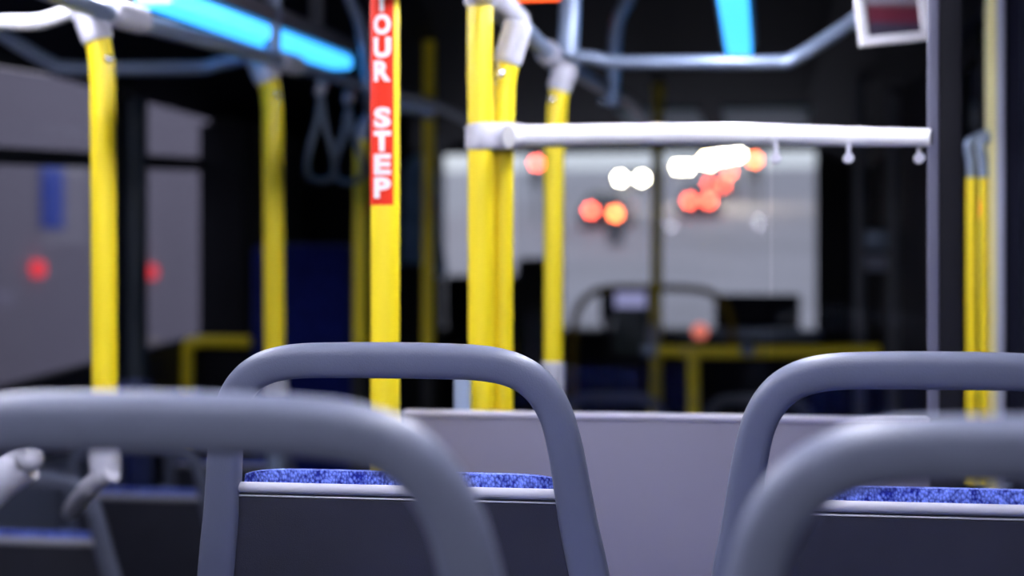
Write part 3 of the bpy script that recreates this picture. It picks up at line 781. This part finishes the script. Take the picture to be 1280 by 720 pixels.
# blue jacket hanging beside it
J = atY(523, 195, 6.68); ja, jb = atY(503, 195, 6.68), atY(546, 195, 6.68); jz = atY(520, 330, 6.68).z
jk = empty('hanging_jacket', J, 'blue jacket hanging beside the black driver screen', 'jacket')
bm = bmesh.new(); cols = []
nj = 40; lev = [(0, .20), (.04, .55), (.09, .85), (.2, .95), (.5, .92), (.8, 1.0), (1.0, 1.08)]
rings = []
for (t, s) in lev:
    z = J.z + (jz - J.z) * t; hwj = (jb.x - ja.x) / 2 * s; ring = []
    for k in range(nj):
        an = 2 * math.pi * k / nj
        fold = 1 + .12 * math.sin(5 * an + t * 2) * (t > .1)
        ring.append(bm.verts.new((J.x + math.cos(an) * hwj * fold, J.y + math.sin(an) * .045 * fold, z)))
    rings.append(ring)
for i in range(len(rings) - 1):
    for k in range(nj): bm.faces.new((rings[i][k], rings[i][(k + 1) % nj], rings[i + 1][(k + 1) % nj], rings[i + 1][k]))
bm.faces.new(rings[0]); bm.faces.new(rings[-1])
finish('jacket_body', bm, M['jacket'], jk)
tube('sleeve', [atY(535, 205, 6.66), atY(543, 240, 6.64), atY(546, 290, 6.64), atY(552, 345, 6.64)], [.03] * 9 + [.028] * 16, M['jacket'], jk)
tube('coat_hook', [Vector((J.x, J.y, J.z - .01)), Vector((J.x, J.y + .02, J.z + .04)), Vector((J.x - .02, 6.80, J.z + .05))], .006, M['housing'], jk)
# driver seat and dashboard
a, b = atY(644, 322, 7.7), atY(700, 322, 7.7)
e = empty('driver_chair', (a.x, 7.7, 0), 'black high-backed driver seat seen between the yellow poles', 'seat')
bm = bmesh.new(); add_box(bm, (a.x, 7.7, .7), (b.x, 7.82, a.z), .05, 4); sharp(finish('backrest', bm, M['black'], e))
box('seat_cushion', (a.x - .03, 7.75, .6), (b.x + .03, 8.2, .74), M['black'], e, .03, 3)
box('pedestal', (a.x + .05, 7.85, 0), (b.x - .05, 8.05, .62), M['base'], e)
bm = bmesh.new()
a, b = atY(545, 345, 8.5), atY(1040, 412, 8.5)
zd = atY(700, 412, 8.5).z
add_box(bm, (XL + .002, 8.45, .2), (XR - .2, 8.98, zd), .03, 3)
dash = finish('dashboard', bm, M['black']); sharp(dash); tag(dash, 'black dashboard along the foot of the windscreen', 'dashboard')
a, b = atY(548, 335, 8.35), atY(585, 335, 8.35)
o = box('instrument_binnacle', (a.x, 8.50, zd + .001), (b.x + .3, 8.7, a.z - .04), M['black'], None, .04, 3); tag(o, 'black instrument hood on the dashboard beside the jacket', 'instrument hood')
e = empty('steering_wheel', (-1.42, 8.0, 1.1), 'dark steering wheel low behind the paired yellow poles', 'steering wheel')
bm = bmesh.new()
cw = Vector((-1.42, 8.0, 1.12)); axw = Matrix.Rotation(math.radians(-35), 3, 'X')
add_tube(bm, [cw + axw @ Vector((.22 * math.cos(2 * math.pi * k / 32), .22 * math.sin(2 * math.pi * k / 32), 0)) for k in range(33)], .016, 10)
sharp(finish('wheel_rim', bm, M['rubber'], e), 60)
for k in range(3):
    an = math.pi / 2 + k * 2 * math.pi / 3
    tube('wheel_spoke', [cw, cw + axw @ Vector((.22 * math.cos(an), .22 * math.sin(an), 0))], .012, M['rubber'], e, n=10)
tube('steering_column', [cw, cw + Vector((0, .22, -.35)), cw + Vector((0, .22, -1.1))], .03, M['rubber'], e)
# fare machine with pale screen
a, b = at(766, 362, 6.9), at(811, 362, 6.9)
e = empty('fare_machine', (a.x, a.y, 0), 'dark teal fare machine with a pale lit top, left of the olive pole', 'fare machine')
zm = at(788, 445, 6.9).z
box('machine_head', (a.x, a.y, zm), (b.x, a.y + .18, a.z), M['machine'], e, .02, 3)
box('machine_post', (a.x + .03, a.y + .03, 0), (b.x - .03, a.y + .15, zm), M['black'], e, .01)
c0, c1 = at(769, 384, 6.9), at(808, 364, 6.9)
box('lit_screen', (c0.x, a.y - .006, c0.z), (c1.x, a.y - .001, c1.z), M['screen'], e, .002)
# olive curved guard loop
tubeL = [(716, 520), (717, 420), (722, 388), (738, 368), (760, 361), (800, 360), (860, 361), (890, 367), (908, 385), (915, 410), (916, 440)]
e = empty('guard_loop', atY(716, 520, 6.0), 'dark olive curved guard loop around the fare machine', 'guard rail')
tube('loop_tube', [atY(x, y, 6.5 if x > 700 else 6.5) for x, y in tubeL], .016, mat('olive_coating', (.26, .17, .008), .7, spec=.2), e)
# small black monitor beside the fare machine
a, b = at(750, 402, 7.2), at(766, 362, 7.2)
e = empty('driver_monitor', (a.x, a.y, 0), 'narrow black monitor on a post just left of the fare machine', 'monitor')
box('monitor_body', (a.x, a.y, a.z), (b.x, a.y + .08, b.z), M['black'], e, .01); box('monitor_post', (a.x + .01, a.y + .02, 0), (b.x - .01, a.y + .06, a.z), M['black'], e)
b1, b2 = at(893, 404, 7.9), at(1000, 368, 7.9)
e = empty('ticket_cabinet', (b1.x, b1.y, 0), 'black box under the right end of the windscreen', 'cabinet')
box('cabinet_body', (b1.x, b1.y, 0), (b2.x, b1.y + .2, b2.z), M['navy'], e, .02, 3)
b1, b2 = at(888, 424, 7.6), at(1024, 412, 7.6)
o = box('dash_ledge', (b1.x, b1.y, b1.z), (b2.x, b1.y + .2, b2.z), M['gtube'], None, .01); tag(o, 'blue-grey ledge below the black box at the windscreen', 'ledge')
e2 = stud('warning_lamp', at(875, 414, 7.0), .036, mat('salmon_lamp', (.5, .1, .08), .4, emit=(1, .25, .18), es=.9)); tag(e2, 'small salmon red lamp below the white box', 'lamp')
# yellow waist rail with a leg
e = empty('waist_rail', atY(866, 560, 5.35), 'horizontal yellow waist rail with one leg beyond the partition', 'guard rail')
tube('rail_tube', [atY(812, 438, 5.35), atY(900, 440, 5.35), atY(1040, 439, 5.35), atY(1100, 439, 5.35)], .022, M['yellow'], e, n=20)
tube('rail_leg', [atY(867, 444, 5.35), atY(867, 1200, 5.35)], .021, M['yellow'], e, False)
sleeve('end_clamp', atY(803, 437, 5.35), atY(822, 438, 5.35), .026, M['gtube'], e)
stud('rail_button', atY(934, 437, 5.32), .024, M['gtube'], e)
# front door rods
for (px, lab) in ((1075, 'grey vertical door rod, left of two beyond the glass'), (1117, 'grey vertical door rod, right of two beyond the glass')):
    t = tube('door_rod', [atY(px, 620, 5.6), atY(px, 20, 5.6)], .019, M['housing']); tag(t, lab, 'door rod', 'vertical rods near the front door')
    t.name = 'door_rod'
a, b = at(1080, 312, 5.9), at(1115, 288, 5.9)
e = empty('card_holder', a, 'small pale blue-grey card holder between the two door rods', 'card holder')
box('holder_plate', (a.x, a.y, a.z), (b.x, a.y + .02, b.z), M['gtube'], e); box('holder_pocket', (a.x, a.y - .006, a.z - .08), (b.x - .02, a.y + .02, a.z - .02), M['lilac'], e)
tube('holder_arm', [Vector((b.x, a.y + .01, a.z + .03)), Vector((XR + .01, a.y + .01, a.z + .03))], .008, M['housing'], e, False)
